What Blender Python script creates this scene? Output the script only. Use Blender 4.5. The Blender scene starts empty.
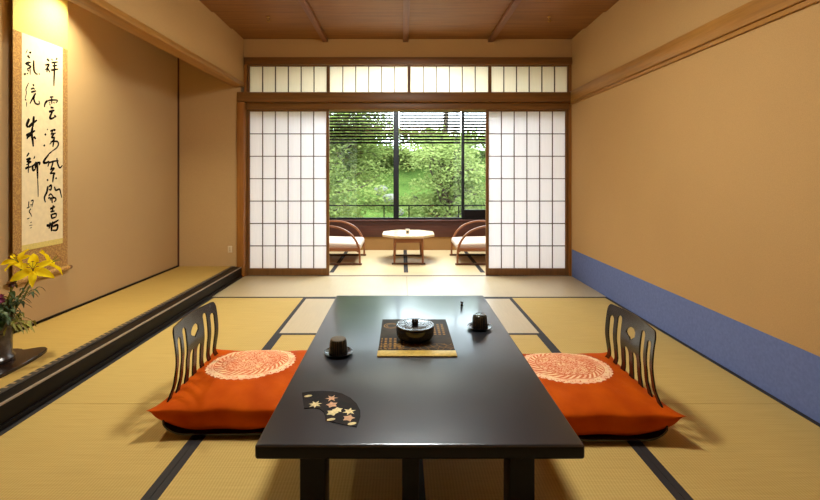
import bpy, bmesh, math, random
from mathutils import Vector, Matrix
S = bpy.context.scene
COL = S.collection
PI = math.pi
rnd = random.Random(7)

# ------------------------------------------------------------------ camera model (also used to unproject measured marks onto real planes)
F, CX, CY, H = 442.0, 402.0, 175.5, 1.084
def onZ(px, py, z):
    y = (H - z) * F / (py - CY); return ((px - CX) * y / F, y, z)
def onX(px, py, x):
    y = F * x / (px - CX); return (x, y, H - (py - CY) * y / F)

# ------------------------------------------------------------------ node materials
def lin(c):
    return tuple(((v / 255) / 12.92 if v / 255 <= .04045 else ((v / 255 + .055) / 1.055) ** 2.4) for v in c) + (1,)
class NT:
    def __init__(s, name):
        s.m = bpy.data.materials.new(name); s.m.use_nodes = True
        s.n = s.m.node_tree.nodes; s.l = s.m.node_tree.links; s.n.clear()
        s.out = s.n.new('ShaderNodeOutputMaterial')
    def add(s, t, **kw):
        n = s.n.new(t)
        for k, v in kw.items(): setattr(n, k, v)
        return n
    def put(s, sock, v):
        if hasattr(v, 'links'): s.l.new(v, sock)
        else: sock.default_value = v
    def bsdf(s, col=None, rough=.5, metal=0, ior=1.5, spec=.5, **kw):
        b = s.add('ShaderNodeBsdfPrincipled')
        if col is not None: s.put(b.inputs['Base Color'], col)
        s.put(b.inputs['Roughness'], rough); b.inputs['Metallic'].default_value = metal
        b.inputs['IOR'].default_value = ior; b.inputs['Specular IOR Level'].default_value = spec
        for k, v in kw.items(): s.put(b.inputs[k.replace('_', ' ')], v)
        s.l.new(b.outputs[0], s.out.inputs[0]); return b
    def coords(s, kind='Object', scale=(1, 1, 1), loc=(0, 0, 0)):
        t = s.add('ShaderNodeTexCoord'); mp = s.add('ShaderNodeMapping')
        mp.inputs['Scale'].default_value = scale; mp.inputs['Location'].default_value = loc
        s.l.new(t.outputs[kind], mp.inputs[0]); return mp.outputs[0]
    def geo(s, scale=(1, 1, 1)):
        t = s.add('ShaderNodeNewGeometry'); mp = s.add('ShaderNodeMapping'); mp.inputs['Scale'].default_value = scale
        s.l.new(t.outputs['Position'], mp.inputs[0]); return mp.outputs[0]
    def noise(s, vec, scale=5, detail=3, rough=.5, dist=0):
        n = s.add('ShaderNodeTexNoise'); s.l.new(vec, n.inputs['Vector'])
        n.inputs['Scale'].default_value = scale; n.inputs['Detail'].default_value = detail
        n.inputs['Roughness'].default_value = rough; n.inputs['Distortion'].default_value = dist; return n.outputs['Fac']
    def wave(s, vec, scale, axis='X', dist=0, prof='SIN'):
        n = s.add('ShaderNodeTexWave', wave_type='BANDS', bands_direction=axis, wave_profile=prof); s.l.new(vec, n.inputs['Vector'])
        n.inputs['Scale'].default_value = scale; n.inputs['Distortion'].default_value = dist; return n.outputs['Fac']
    def voro(s, vec, scale, feature='F1', out='Distance'):
        n = s.add('ShaderNodeTexVoronoi', feature=feature); s.l.new(vec, n.inputs['Vector']); n.inputs['Scale'].default_value = scale
        return n.outputs[out]
    def ramp(s, fac, stops):
        r = s.add('ShaderNodeValToRGB'); s.l.new(fac, r.inputs[0]); e = r.color_ramp.elements
        while len(e) < len(stops): e.new(.5)
        for i, (p, c) in enumerate(stops): e[i].position = p; e[i].color = c if len(c) == 4 else lin(c)
        return r.outputs[0]
    def mix(s, fac, a, b, mode='MIX'):
        n = s.add('ShaderNodeMix', data_type='RGBA', blend_type=mode)
        s.put(n.inputs[0], fac); s.put(n.inputs[6], a); s.put(n.inputs[7], b); return n.outputs[2]
    def math(s, op, a, b=0, c=0):
        n = s.add('ShaderNodeMath', operation=op); s.put(n.inputs[0], a); s.put(n.inputs[1], b)
        if op in ('SMOOTH_MIN', 'MULTIPLY_ADD', 'COMPARE'): s.put(n.inputs[2], c)
        return n.outputs[0]
    def bump(s, h, strength=.3, dist=.002):
        n = s.add('ShaderNodeBump'); n.inputs['Strength'].default_value = strength; n.inputs['Distance'].default_value = dist
        s.l.new(h, n.inputs['Height']); return n.outputs[0]
def plain(name, c, rough=.5, var=.06, scale=30, **kw):
    t = NT(name); a = lin(c); v = t.coords()
    n = t.noise(v, scale, 3)
    b = tuple(x * (1 - var * 2) for x in a[:3]) + (1,); d = tuple(min(1, x * (1 + var * 2)) for x in a[:3]) + (1,)
    t.bsdf(t.ramp(n, [(.3, b), (.7, d)]), rough, **kw); return t.m
def wood(name, c1, c2, axis=0, rough=.45, scale=1.0, bump=.08, **kw):
    t = NT(name); sc = [22 * scale] * 3; sc[axis] = 1.1 * scale
    v = t.geo(tuple(sc))
    n = t.noise(v, 1.6, 6, .62, .6); n2 = t.noise(v, 6, 3)
    f = t.math('ADD', t.math('MULTIPLY', n, .75), t.math('MULTIPLY', n2, .25))
    col = t.ramp(f, [(.32, c1), (.68, c2)])
    t.bsdf(col, rough, Normal=t.bump(f, bump, .002), **kw); return t.m
def wall_mat(name, c):
    t = NT(name); v = t.geo(); n = t.noise(v, 260, 4, .7); n2 = t.noise(v, 2.2, 3)
    a = lin(c)
    col = t.ramp(n, [(.25, tuple(x * .86 for x in a[:3]) + (1,)), (.75, tuple(x * 1.1 for x in a[:3]) + (1,))])
    col = t.mix(.10, col, t.ramp(n2, [(.3, (.75, .75, .75, 1)), (.7, (1.1, 1.1, 1.1, 1))]), 'MULTIPLY')
    t.bsdf(col, .92, spec=.15, Normal=t.bump(n, .25, .002)); return t.m
def tatami(name, c1, c2, axis, gloss, rough):
    # rushes run along `axis`; the warp threads show as ridges across them
    t = NT(name); v = t.geo(); ax = 'Y' if axis == 0 else 'X'; bx = 'X' if axis == 0 else 'Y'
    th = t.wave(v, 28, bx); ru = t.wave(v, 75, ax, 1.2)
    sc = [1.0, 1.0, 1.0]; sc[1 - axis] = 60; st = t.noise(t.geo((3 if axis == 0 else 90, 90 if axis == 0 else 3, 1)), 1.5, 4, .6)
    big = t.noise(v, 2.0, 2)
    f = t.math('ADD', t.math('MULTIPLY', st, .55), t.math('ADD', t.math('MULTIPLY', th, .25), t.math('MULTIPLY', ru, .2)))
    col = t.ramp(f, [(.2, c1), (.75, c2)])
    col = t.mix(.25, col, t.ramp(big, [(.3, (.82, .80, .74, 1)), (.7, (1.05, 1.05, 1.0, 1))]), 'MULTIPLY')
    h = t.math('ADD', t.math('MULTIPLY', th, .6), t.math('MULTIPLY', ru, .6))
    t.bsdf(col, rough, spec=gloss, Normal=t.bump(h, .22, .0015)); return t.m

M = {}
M['wall'] = wall_mat('sand_plaster', (196, 158, 104))
M['wall_light'] = wall_mat('alcove_plaster', (196, 166, 122))
M['tatami_y'] = tatami('rush_matting', (176, 147, 78), (206, 177, 107), 0, .25, .65)
M['tatami_x'] = tatami('rush_matting_crosswise', (176, 156, 116), (200, 182, 144), 1, 1.0, .34)
M['tatami_engawa'] = tatami('rush_matting_sunroom', (190, 166, 118), (212, 192, 150), 0, .5, .45)
M['tatami_alcove'] = tatami('rush_matting_alcove', (168, 138, 68), (196, 164, 94), 0, .25, .6)
M['heri'] = plain('dark_border_cloth', (30, 26, 28), .7, .1, 200)
M['wood_x'] = wood('cedar_along_x', (106, 70, 28), (136, 92, 42), 0)
M['wood_y'] = wood('cedar_along_y', (146, 98, 38), (182, 130, 60), 1)
M['wood_z'] = wood('cedar_upright', (142, 90, 36), (168, 112, 50), 2)
M['wood_ceiling'] = wood('cedar_ceiling', (120, 74, 26), (152, 100, 42), 0, .5, .8)
M['batten'] = wood('ceiling_batten', (112, 64, 32), (140, 86, 46), 1, .5)
M['door_wood'] = wood('shoji_frame_wood', (106, 70, 34), (134, 92, 48), 2)
M['lattice'] = plain('shoji_lattice', (86, 64, 52), .6)
M['sill_wood'] = wood('threshold_wood', (190, 160, 118), (214, 188, 148), 0, .35)
M['panel_brown'] = wood('reddish_board', (66, 34, 24), (88, 46, 32), 0, .5)
M['wall_tan'] = wall_mat('tan_plaster', (150, 112, 66))
M['black_frame'] = plain('black_metal_frame', (16, 16, 16), .6, spec=.2)
M['slat'] = plain('dark_louver_wood', (16, 18, 15), .85, spec=.1)
M['blue'] = plain('indigo_wall_paper', (106, 122, 172), .85, .04, 60, spec=.2)
M['gamachi'] = wood('dark_lacquered_sill', (13, 9, 8), (22, 16, 13), 1, .45, 1, .02, spec=.12)
M['plastic'] = plain('ivory_plastic', (222, 206, 176), .4, .02)
M['dark_hole'] = plain('dark_slot', (40, 34, 28), .6)
M['brass'] = plain('aged_brass', (190, 150, 80), .3, .05, metal=1.0)

# lacquer table top: scuffed black
t = NT('black_lacquer'); v = t.geo(); n = t.noise(v, 7, 5, .6); n2 = t.noise(v, 2.2, 3)
t.bsdf(t.ramp(n, [(.3, (16, 18, 24)), (.7, (24, 26, 33))]), t.ramp(n2, [(.3, (.27, .27, .27, 1)), (.75, (.33, .33, .33, 1))]), ior=2.3, spec=.5, Specular_Tint=(.8, .9, 1, 1), Coat_Weight=.3, Coat_Roughness=.12)
M['lacquer'] = t.m
M['lacquer_edge'] = plain('black_lacquer_edge', (17, 15, 15), .4, .1, 40, spec=.25)
M['chair_lacquer'] = wood('dark_brown_lacquer', (22, 13, 11), (36, 22, 18), 2, .22, 1, .02, spec=.45)
M['black_gloss'] = plain('black_glazed', (16, 15, 16), .16, .1, 40, spec=.7)

# shoji paper
def paper(name, c, tr):
    t = NT(name); v = t.geo((1, 1, 1)); n = t.noise(t.geo((90, 1, 6)), 1, 3)
    a = lin(c); col = t.ramp(n, [(.3, tuple(x * .96 for x in a[:3]) + (1,)), (.7, a)])
    d = t.add('ShaderNodeBsdfDiffuse'); r = t.add('ShaderNodeBsdfTranslucent'); m = t.add('ShaderNodeMixShader')
    t.put(d.inputs[0], col); t.put(r.inputs[0], col); m.inputs[0].default_value = tr
    t.l.new(d.outputs[0], m.inputs[1]); t.l.new(r.outputs[0], m.inputs[2]); t.l.new(m.outputs[0], t.out.inputs[0]); return t.m
M['shoji_paper'] = paper('shoji_paper', (252, 251, 253), .74)
M['transom_paper'] = paper('transom_paper', (254, 249, 232), .78)  # creamier than the doors: warm room light put into the paper colour
# window glass: thin pane
t = NT('window_glass'); tr = t.add('ShaderNodeBsdfTransparent'); gl = t.add('ShaderNodeBsdfGlossy'); fr = t.add('ShaderNodeFresnel'); m = t.add('ShaderNodeMixShader')
tr.inputs[0].default_value = (.96, .98, .97, 1); gl.inputs['Roughness'].default_value = .02; fr.inputs[0].default_value = 1.45
t.l.new(fr.outputs[0], m.inputs[0]); t.l.new(tr.outputs[0], m.inputs[1]); t.l.new(gl.outputs[0], m.inputs[2]); t.l.new(m.outputs[0], t.out.inputs[0])
M['glass'] = t.m

# orange cushion with a woven round medallion
t = NT('orange_silk_medallion'); tc = t.coords()
sx = t.add('ShaderNodeSeparateXYZ'); t.l.new(tc, sx.inputs[0])
dx = t.math('ADD', sx.outputs[0], .02); dy = t.math('SUBTRACT', sx.outputs[1], .085)
r = t.math('SQRT', t.math('ADD', t.math('MULTIPLY', dx, dx), t.math('MULTIPLY', dy, dy)))
ang = t.math('ARCTAN2', dy, dx)
rs = t.math('ADD', r, t.math('MULTIPLY', t.math('SINE', t.math('MULTIPLY', ang, 40)), .003))
inside = t.math('MULTIPLY', t.math('LESS_THAN', rs, .213), t.math('GREATER_THAN', sx.outputs[2], .085))
vor = t.voro(t.coords(scale=(1, 1, .2)), 46, 'DISTANCE_TO_EDGE')
vor2 = t.voro(t.coords(scale=(1, 1, .2)), 85, 'F1')
ns = t.noise(t.coords(), 60, 4, .6, 2.5)
lines = t.math('LESS_THAN', vor, .16)
curl = t.math('COMPARE', ns, .5, .035)
ring = t.math('MULTIPLY', t.math('COMPARE', r, .158, .014), t.math('GREATER_THAN', t.math('SINE', t.math('ADD', t.math('MULTIPLY', ang, 34), t.math('MULTIPLY', r, 240))), -.1))
thin = t.math('MAXIMUM', t.math('COMPARE', r, .176, .0022), t.math('COMPARE', r, .140, .0025))
core = t.math('LESS_THAN', r, .140)
dots = t.math('MULTIPLY', t.math('LESS_THAN', vor2, .32), t.math('GREATER_THAN', r, .182))
ink = t.math('MAXIMUM', t.math('MULTIPLY', core, t.math('MAXIMUM', t.math('MULTIPLY', lines, t.math('GREATER_THAN', ns, .46)), curl)), t.math('MAXIMUM', ring, t.math('MAXIMUM', thin, dots)))
big = t.noise(t.coords(), 14, 2)
thread = t.ramp(big, [(.35, (238, 172, 132)), (.5, (244, 200, 158)), (.68, (246, 214, 162))])
orange = t.ramp(t.noise(t.coords(scale=(1, 1, 1)), 9, 3), [(.3, (174, 65, 2)), (.7, (196, 84, 5))])
med = t.mix(t.math('MULTIPLY', ink, .85), thread, lin((204, 86, 26)))
col = t.mix(inside, orange, med)
fine = t.wave(t.coords(), 260, 'Y')
bm_ = t.math('ADD', t.math('MULTIPLY', fine, .2), t.math('MULTIPLY', t.math('MULTIPLY', inside, t.math('SUBTRACT', 1, ink)), .8))
t.bsdf(col, .7, spec=.06, Normal=t.bump(bm_, .35, .002))
M['cushion'] = t.m

# ------------------------------------------------------------------ mesh helpers
class MB:
    def __init__(s): s.bm = bmesh.new()
    def box(s, x0, x1, y0, y1, z0, z1, bev=0, seg=2):
        g = bmesh.ops.create_cube(s.bm, size=1)['verts']
        for v in g: v.co = ((x0 + x1) / 2 + v.co.x * (x1 - x0), (y0 + y1) / 2 + v.co.y * (y1 - y0), (z0 + z1) / 2 + v.co.z * (z1 - z0))
        if bev:
            e = list({e for v in g for e in v.link_edges}); bmesh.ops.bevel(s.bm, geom=e, offset=bev, segments=seg, affect='EDGES', profile=.5)
        return s
    def tube(s, pts, r, seg=10, smooth=0):
        pts = [Vector(p) for p in pts]
        if not hasattr(r, '__len__'): r = [r] * len(pts)
        if smooth: pts, r = catmull(pts, r, smooth)
        rings = []; n = len(pts); ref = None
        for i, p in enumerate(pts):
            d = (pts[min(i + 1, n - 1)] - pts[max(i - 1, 0)]).normalized()
            if ref is None: ref = d.orthogonal().normalized()
            ref = (ref - d * ref.dot(d)).normalized(); b = d.cross(ref)
            rings.append([s.bm.verts.new(p + (ref * math.cos(a) + b * math.sin(a)) * r[i]) for a in [2 * PI * k / seg for k in range(seg)]])
        for a, b in zip(rings, rings[1:]):
            for k in range(seg): s.bm.faces.new((a[k], a[(k + 1) % seg], b[(k + 1) % seg], b[k]))
        s.bm.faces.new(rings[0][::-1]); s.bm.faces.new(rings[-1]); return s
    def bar(s, pts, w, h, smooth=0, up=(0, 0, 1)):
        # rectangular section swept along pts in a plane; w across, h along the in-plane normal
        pts = [Vector(p) for p in pts]
        if smooth: pts, _ = catmull(pts, [1] * len(pts), smooth)
        up = Vector(up); rings = []; n = len(pts)
        for i, p in enumerate(pts):
            d = (pts[min(i + 1, n - 1)] - pts[max(i - 1, 0)]).normalized(); q = d.cross(up).normalized()
            rings.append([s.bm.verts.new(p + q * a * h / 2 + up * b * w / 2) for a, b in ((1, 1), (1, -1), (-1, -1), (-1, 1))])
        for a, b in zip(rings, rings[1:]):
            for k in range(4): s.bm.faces.new((a[k], a[(k + 1) % 4], b[(k + 1) % 4], b[k]))
        s.bm.faces.new(rings[0][::-1]); s.bm.faces.new(rings[-1]); return s
    def lathe(s, prof, c=(0, 0, 0), seg=40, flute=0, nfl=0):
        rings = []
        for r, z in prof:
            if r < 1e-5: rings.append([s.bm.verts.new((c[0], c[1], c[2] + z))])
            else: rings.append([s.bm.verts.new((c[0] + r * (1 + flute * math.cos(nfl * a)) * math.cos(a), c[1] + r * (1 + flute * math.cos(nfl * a)) * math.sin(a), c[2] + z)) for a in [2 * PI * k / seg for k in range(seg)]])
        for a, b in zip(rings, rings[1:]):
            for k in range(seg):
                if len(a) == 1 and len(b) == 1: continue
                if len(a) == 1: s.bm.faces.new((a[0], b[(k + 1) % seg], b[k]))
                elif len(b) == 1: s.bm.faces.new((a[k], a[(k + 1) % seg], b[0]))
                else: s.bm.faces.new((a[k], a[(k + 1) % seg], b[(k + 1) % seg], b[k]))
        return s
    def prism(s, outline, z0, z1, bev=0):
        vs = [s.bm.verts.new((x, y, z0)) for x, y in outline]; f = s.bm.faces.new(vs)
        ex = bmesh.ops.extrude_face_region(s.bm, geom=[f]); nv = [g for g in ex['geom'] if isinstance(g, bmesh.types.BMVert)]
        for v in nv: v.co.z = z1
        return s
    def grid(s, fn, nu, nv):
        vs = [[s.bm.verts.new(fn(i / nu, j / nv)) for j in range(nv + 1)] for i in range(nu + 1)]
        for i in range(nu):
            for j in range(nv): s.bm.faces.new((vs[i][j], vs[i + 1][j], vs[i + 1][j + 1], vs[i][j + 1]))
        return s
    def build(s, name, mat, parent=None, smooth=True, angle=40):
        bm = s.bm
        bmesh.ops.recalc_face_normals(bm, faces=bm.faces)
        if parent is not None:
            o = origin(parent); bmesh.ops.translate(bm, verts=bm.verts, vec=-o)
        me = bpy.data.meshes.new(name); bm.to_mesh(me); bm.free()
        me.materials.append(mat)
        if smooth: me.shade_smooth(); me.set_sharp_from_angle(angle=math.radians(angle))
        ob = bpy.data.objects.new(name, me); COL.objects.link(ob)
        if parent is not None: ob.parent = parent
        return ob
def origin(p):
    v = Vector((0, 0, 0))
    while p is not None: v += p.location; p = p.parent
    return v
def catmull(pts, r, k):
    P, R = [], []; n = len(pts)
    for i in range(n - 1):
        p0, p1, p2, p3 = pts[max(i - 1, 0)], pts[i], pts[i + 1], pts[min(i + 2, n - 1)]
        for j in range(k):
            u = j / k; P.append(.5 * ((2 * p1) + (p2 - p0) * u + (2 * p0 - 5 * p1 + 4 * p2 - p3) * u * u + (3 * p1 - p0 - 3 * p2 + p3) * u ** 3)); R.append(r[i] + (r[i + 1] - r[i]) * u)
    P.append(pts[-1]); R.append(r[-1]); return P, R
def tag(o, label, cat, group=None, kind=None):
    o['label'] = label; o['category'] = cat
    if group: o['group'] = group
    if kind: o['kind'] = kind
    return o
def thing(name, label, cat, loc, group=None, kind=None):
    o = bpy.data.objects.new(name, None); COL.objects.link(o); o.location = loc; o.empty_display_size = .05
    return tag(o, label, cat, group, kind)
def kids(o): return [c for c in bpy.data.objects if c.parent is o]
def copy_tree(o, parent=None):
    c = o.copy(); COL.objects.link(c)
    if parent is not None: c.parent = parent
    for ch in kids(o): copy_tree(ch, c)
    return c
def struct(name, mb, mat, label, cat, **kw):
    return tag(mb.build(name, mat, **kw), label, cat, kind='structure')

# ------------------------------------------------------------------ room dimensions
XL, XR, YB, YN, ZC = -1.70, 1.83, 4.80, -.90, 2.55
TX, TZ, TY = -2.40, .11, 4.74              # alcove back wall, alcove floor, alcove end wall

# ---- shell
struct('floor', MB().box(XL, XR, YN, YB, -.09, -.034), M['tatami_y'], 'straw coloured sub-floor under the tatami mats of the room', 'floor', smooth=False)
struct('wall_right', MB().box(XR, XR + .12, YN, YB + .12, -.09, ZC + .05), M['wall'], 'long plain sand plaster wall above the blue band', 'wall', smooth=False)
struct('trim_1', MB().box(XR - .004, XR, YN, YB - .05, 0, .29), M['blue'], 'blue paper band along the foot of the sand wall', 'wall band', smooth=False)
mb = MB().box(XR - .03, XR, YN, YB - .03, 1.872, 1.985, .003).box(XR - .016, XR, YN, YB - .03, 1.845, 1.872, .002)
struct('trim_2', mb, M['wood_y'], 'wooden rail running along the upper part of the sand wall', 'wall rail')
struct('wall_rear', MB().box(TX - .12, XR + .12, YN - .12, YN, -.09, ZC + .05), M['wall'], 'plain plaster wall behind the viewpoint', 'wall', smooth=False)
# header wall over the alcove opening, with its wooden beam
struct('wall_left', MB().box(XL - .11, XL - .01, YN, YB, 2.085, ZC + .05), M['wall'], 'plaster wall hanging over the opening of the alcove', 'wall', smooth=False)
struct('trim_3', MB().box(XL - .12, XL, YN, YB - .02, 2.038, 2.085, .003), M['wood_y'], 'wooden beam along the upper edge of the alcove opening', 'beam')
struct('wall_alcove', MB().box(TX - .1, TX, YN, TY + .1, -.09, 2.62), M['wall_light'], 'alcove wall that the calligraphy scroll hangs on', 'wall', smooth=False)
struct('wall_alcove_end', MB().box(TX - .1, XL - .03, TY, TY + .12, -.09, 2.62), M['wall_light'], 'narrow end wall of the alcove with the small wall outlet', 'wall', smooth=False)
struct('ceiling_alcove', MB().box(TX - .1, XL - .11, YN, TY + .1, 2.5, 2.6), M['wall_light'], 'plain ceiling inside the alcove', 'ceiling', smooth=False)
struct('trim_4', MB().box(TX, TX + .012, TY - .014, TY, TZ, 2.5), M['panel_brown'], 'thin upright wood strip in the inner corner of the alcove', 'corner strip', smooth=False)
struct('trim_5', MB().box(TX, TX + .012, .3, TY - .02, TZ, TZ + .014), M['gamachi'], 'thin dark skirting strip at the foot of the scroll wall', 'skirting', smooth=False)
struct('trim_6', MB().box(-1.764, -1.688, 4.715, 4.83, 0, 1.868, .006), M['wood_z'], 'round-edged wooden post between the alcove and the paper doors', 'post')
# alcove platform
struct('floor_alcove', MB().box(TX, -1.79, YN, TY, -.09, .10), M['tatami_alcove'], 'raised floor base of the alcove', 'floor', smooth=False)
t_ = MB().box(-1.79, -1.712, YN, 4.74, -.03, .108, .006, 3)
sill = struct('trim_7', t_, M['gamachi'], 'dark glossy lacquered sill edging the raised alcove floor', 'alcove sill')
MB().box(-1.712, -1.70, YN, 4.74, -.03, .022, .004).build('foot_strip', M['gamachi'], sill)
MB().box(-1.722, -1.711, YN, 4.74, .1005, .1095, .001).build('edge_highlight', plain('painted_edge_highlight', (150, 136, 120), .4), sill)  # pale strip painted in as the bevel highlight along the sill edge

# ceiling boards, lapped
mb = MB()
y = 4.86
while y > YN:
    g = len(mb.bm.verts)
    mb.box(TX, XR + .05, y - .455, y, ZC + .002, ZC + .03)
    mb.bm.verts.ensure_lookup_table()
    for v in list(mb.bm.verts)[g:]:
        if v.co.y < y - .2: v.co.z += .018
    y -= .445
struct('ceiling', mb, M['wood_ceiling'], 'lapped brown cedar board ceiling', 'ceiling', smooth=False)
struct('wall_roof_void', MB().box(TX - .1, XR + .12, YN - .12, YB + .12, ZC + .06, ZC + .12), M['wood_ceiling'], 'solid roof deck above the cedar ceiling', 'roof', smooth=False)
for i, (x, lb) in enumerate(((-.826, 'ceiling batten over the end of the door next to the alcove'), (.04, 'ceiling batten running straight away above the low table'), (.956, 'ceiling batten over the end of the door by the blue band'))):
    struct('trim_%d' % (8 + i), MB().box(x - .028, x + .028, YN, YB, ZC - .028, ZC + .004, .003), M['batten'], lb, 'ceiling batten')
for i, (x, lb) in enumerate(((-1.24, 'tiny brass ceiling hook on the alcove side of the cedar boards'), (1.36, 'tiny brass ceiling hook above the blue banded wall'))):
    h = thing('ceiling_hook', lb, 'hook', (x, 4.09, ZC), 'brass ceiling hooks')
    MB().lathe([(0, 0), (.016, 0), (.016, -.006), (.006, -.01), (0, -.01)], (x, 4.09, ZC + .004), 20).build('plate', M['brass'], h)
    MB().tube([(x, 4.09, ZC - .004), (x, 4.09, ZC - .02), (x + .012, 4.09, ZC - .034), (x + .002, 4.09, ZC - .046), (x - .012, 4.09, ZC - .036)], .004, 8, 4).build('hook', M['brass'], h)

# ---- back wall: plaster, transom, lintel, paper doors
struct('wall_back', MB().box(-1.72, XR, YB - .03, YB + .06, 2.356, ZC + .05), M['wall'], 'strip of plaster above the row of transom windows', 'wall', smooth=False)
struct('trim_11', MB().box(-1.70, XR, YB - .05, YB + .07, 2.278, 2.356, .003), M['wood_x'], 'wooden top rail over the paper transom windows', 'rail')
struct('trim_12', MB().box(-1.764, XR - .03, YB - .085, YB + .04, 1.872, 1.975, .004), M['wood_x'], 'long wooden lintel board between doors and transom windows', 'lintel')
struct('trim_13', MB().box(-1.70, XR - .01, YB - .03, YB + .14, 1.797, 1.872, .003), M['wood_x'], 'grooved door head under the long lintel board', 'door head')
struct('trim_14', MB().box(XR - .022, XR - .002, YB - .03, YB + .1, 0, 2.28), M['wood_z'], 'thin upright frame where doors meet the sand wall', 'door frame', smooth=False)
struct('trim_15', MB().box(-1.704, -1.674, YB - .035, YB + .08, 1.97, 2.28), M['wood_z'], 'short upright at the alcove end of the transom', 'upright', smooth=False)
ran = [(-1.652, -.815), (-.783, .060), (.092, .935), (.967, 1.793)]
rl = ['paper transom window next to the alcove', 'second paper transom window counted from the alcove', 'third paper transom window counted from the alcove', 'paper transom window next to the sand plaster wall']
def lattice(mb, x0, x1, z0, z1, nx, nz, y0, y1, w=.0085, wz=.0085):
    for i in range(1, nx):
        x = x0 + (x1 - x0) * i / nx; mb.box(x - w / 2, x + w / 2, y0, y1, z0, z1)
    for i in range(1, nz):
        z = z0 + (z1 - z0) * i / nz; mb.box(x0, x1, y0 - .001, y1 - .001, z - wz / 2, z + wz / 2)
    return mb
for i, ((a, b), lb) in enumerate(zip(ran, rl)):
    w = thing('window_%d' % (i + 2), lb, 'transom window', ((a + b) / 2, YB, 1.975), kind='structure')
    f = MB(); s_ = .017
    f.box(a - s_, a, YB - .02, YB + .02, 1.96, 2.29).box(b, b + s_, YB - .02, YB + .02, 1.96, 2.29).box(a - s_, b + s_, YB - .021, YB + .02, 1.96, 1.985).box(a - s_, b + s_, YB - .021, YB + .02, 2.268, 2.29)
    f.build('frame', M['door_wood'], w, False)
    lattice(MB(), a, b, 1.985, 2.268, 6, 1, YB - .012, YB + .006).build('lattice', M['lattice'], w, False)
    MB().box(a - .002, b + .002, YB + .008, YB + .0095, 1.983, 2.27).build('paper', M['transom_paper'], w, False)
for i, (a, b, lb) in enumerate(((-1.686, -.793, 'sliding paper door next to the alcove post'), (.913, 1.806, 'sliding paper door next to the blue banded wall'))):
    d = thing('door_%d' % (i + 1), lb, 'paper door', ((a + b) / 2, YB, 0), kind='structure')
    sw = .030; zb, zt = .074, 1.781
    f = MB()
    f.box(a, a + sw, YB, YB + .03, 0, 1.81, .001).box(b - sw, b, YB, YB + .03, 0, 1.81, .001).box(a + sw, b - sw, YB + .001, YB + .029, 0, zb, .001).box(a + sw, b - sw, YB + .001, YB + .029, zt, 1.81)
    f.build('frame', M['door_wood'], d, False)
    lattice(MB(), a + sw, b - sw, zb, zt, 6, 7, YB + .006, YB + .018).build('lattice', M['lattice'], d, False)
    MB().box(a + sw - .003, b - sw + .003, YB + .019, YB + .0205, zb - .003, zt + .003).build('paper', M['shoji_paper'], d, False)
struct('trim_16', MB().box(-1.70, XR, YB - .005, YB + .13, -.05, .001), M['sill_wood'], 'pale wooden threshold under the sliding paper doors', 'threshold', smooth=False)

# ---- sunroom beyond
EY = 6.43
struct('floor_sunroom', MB().box(-1.75, 1.92, YB + .13, EY + .1, -.1, -.032), M['tatami_engawa'], 'base under the sunroom mats', 'floor', smooth=False)
for i, (a, b) in enumerate(((-1.74, -.79), (-.79, .045), (.045, .905), (.905, 1.9))):
    lb = ['sunroom mat under the chair beside the alcove side', 'sunroom mat between the chair and the small octagonal table', 'sunroom mat under the octagonal table towards the second chair', 'sunroom mat under the chair on the blue banded wall side'][i]
    o = thing('tatami_mat', lb, 'tatami mat', ((a + b) / 2, 5.68, 0), 'sunroom tatami mats')
    MB().box(a + .001, b - .001, YB + .131, EY - .002, -.032, -.001).build('matting', M['tatami_engawa'], o, False)
    for x0, x1 in ((a, a + .026), (b - .026, b)): MB().box(x0 + .001, x1 - .001, YB + .132, EY - .002, -.03, .0).build('border', M['heri'], o, False)
struct('wall_sunroom_alcove_side', MB().box(-1.86, -1.75, YB + .06, EY + .1, -.1, 2.5), M['wall_light'], 'sunroom side wall behind the paper door by the alcove', 'wall', smooth=False)
struct('wall_sunroom_far_side', MB().box(1.92, 2.03, YB + .06, EY + .1, -.1, 2.5), M['wall_light'], 'sunroom side wall behind the paper door by the blue band', 'wall', smooth=False)
struct('ceiling_sunroom', MB().box(-1.86, 2.03, YB + .06, EY + .6, 2.40, 2.5), M['wall_light'], 'flat plaster ceiling of the sunroom', 'ceiling', smooth=False)
struct('wall_sunroom_low', MB().box(-1.86, 2.03, EY, EY + .1, -.1, .19), M['wall_tan'], 'low plaster wall under the sunroom window', 'wall', smooth=False)
mb = MB().box(-1.75, 1.92, EY - .012, EY + .1, .19, .425, .002).box(-1.75, 1.92, EY - .05, EY + .1, .425, .440, .003)
struct('trim_17', mb, M['panel_brown'], 'reddish brown board and ledge under the sunroom window', 'window ledge')
struct('wall_sunroom_top', MB().box(-1.86, 2.03, EY, EY + .1, 2.36, 2.5), M['wall_light'], 'plaster strip above the sunroom window', 'wall', smooth=False)
w = thing('window_1', 'wide black framed garden window of the sunroom', 'window', (.08, EY, .44), kind='structure')
fy0, fy1 = EY + .01, EY + .07
f = MB().box(-1.75, 1.92, fy0, fy1, .44, .468).box(-1.75, 1.92, fy0, fy1, 2.33, 2.36).box(-1.75, -1.70, fy0, fy1, .44, 2.36).box(1.87, 1.92, fy0, fy1, .44, 2.36)
f.build('frame', M['black_frame'], w, False)
MB().box(-.124, -.046, fy0 - .01, fy1 + .01, .468, 2.33, .002).build('mullion', M['black_frame'], w, False)
MB().box(.872, .908, fy0 - .005, fy1, .468, 2.33, .002).build('mullion', M['black_frame'], w, False)
MB().box(.908, 1.87, fy0 - .005, fy1, .468, .585, .002).build('lower_panel', M['gamachi'], w, False)
MB().box(-1.70, 1.87, EY + .038, EY + .042, .468, 2.33).build('glass', M['glass'], w, False)
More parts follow.
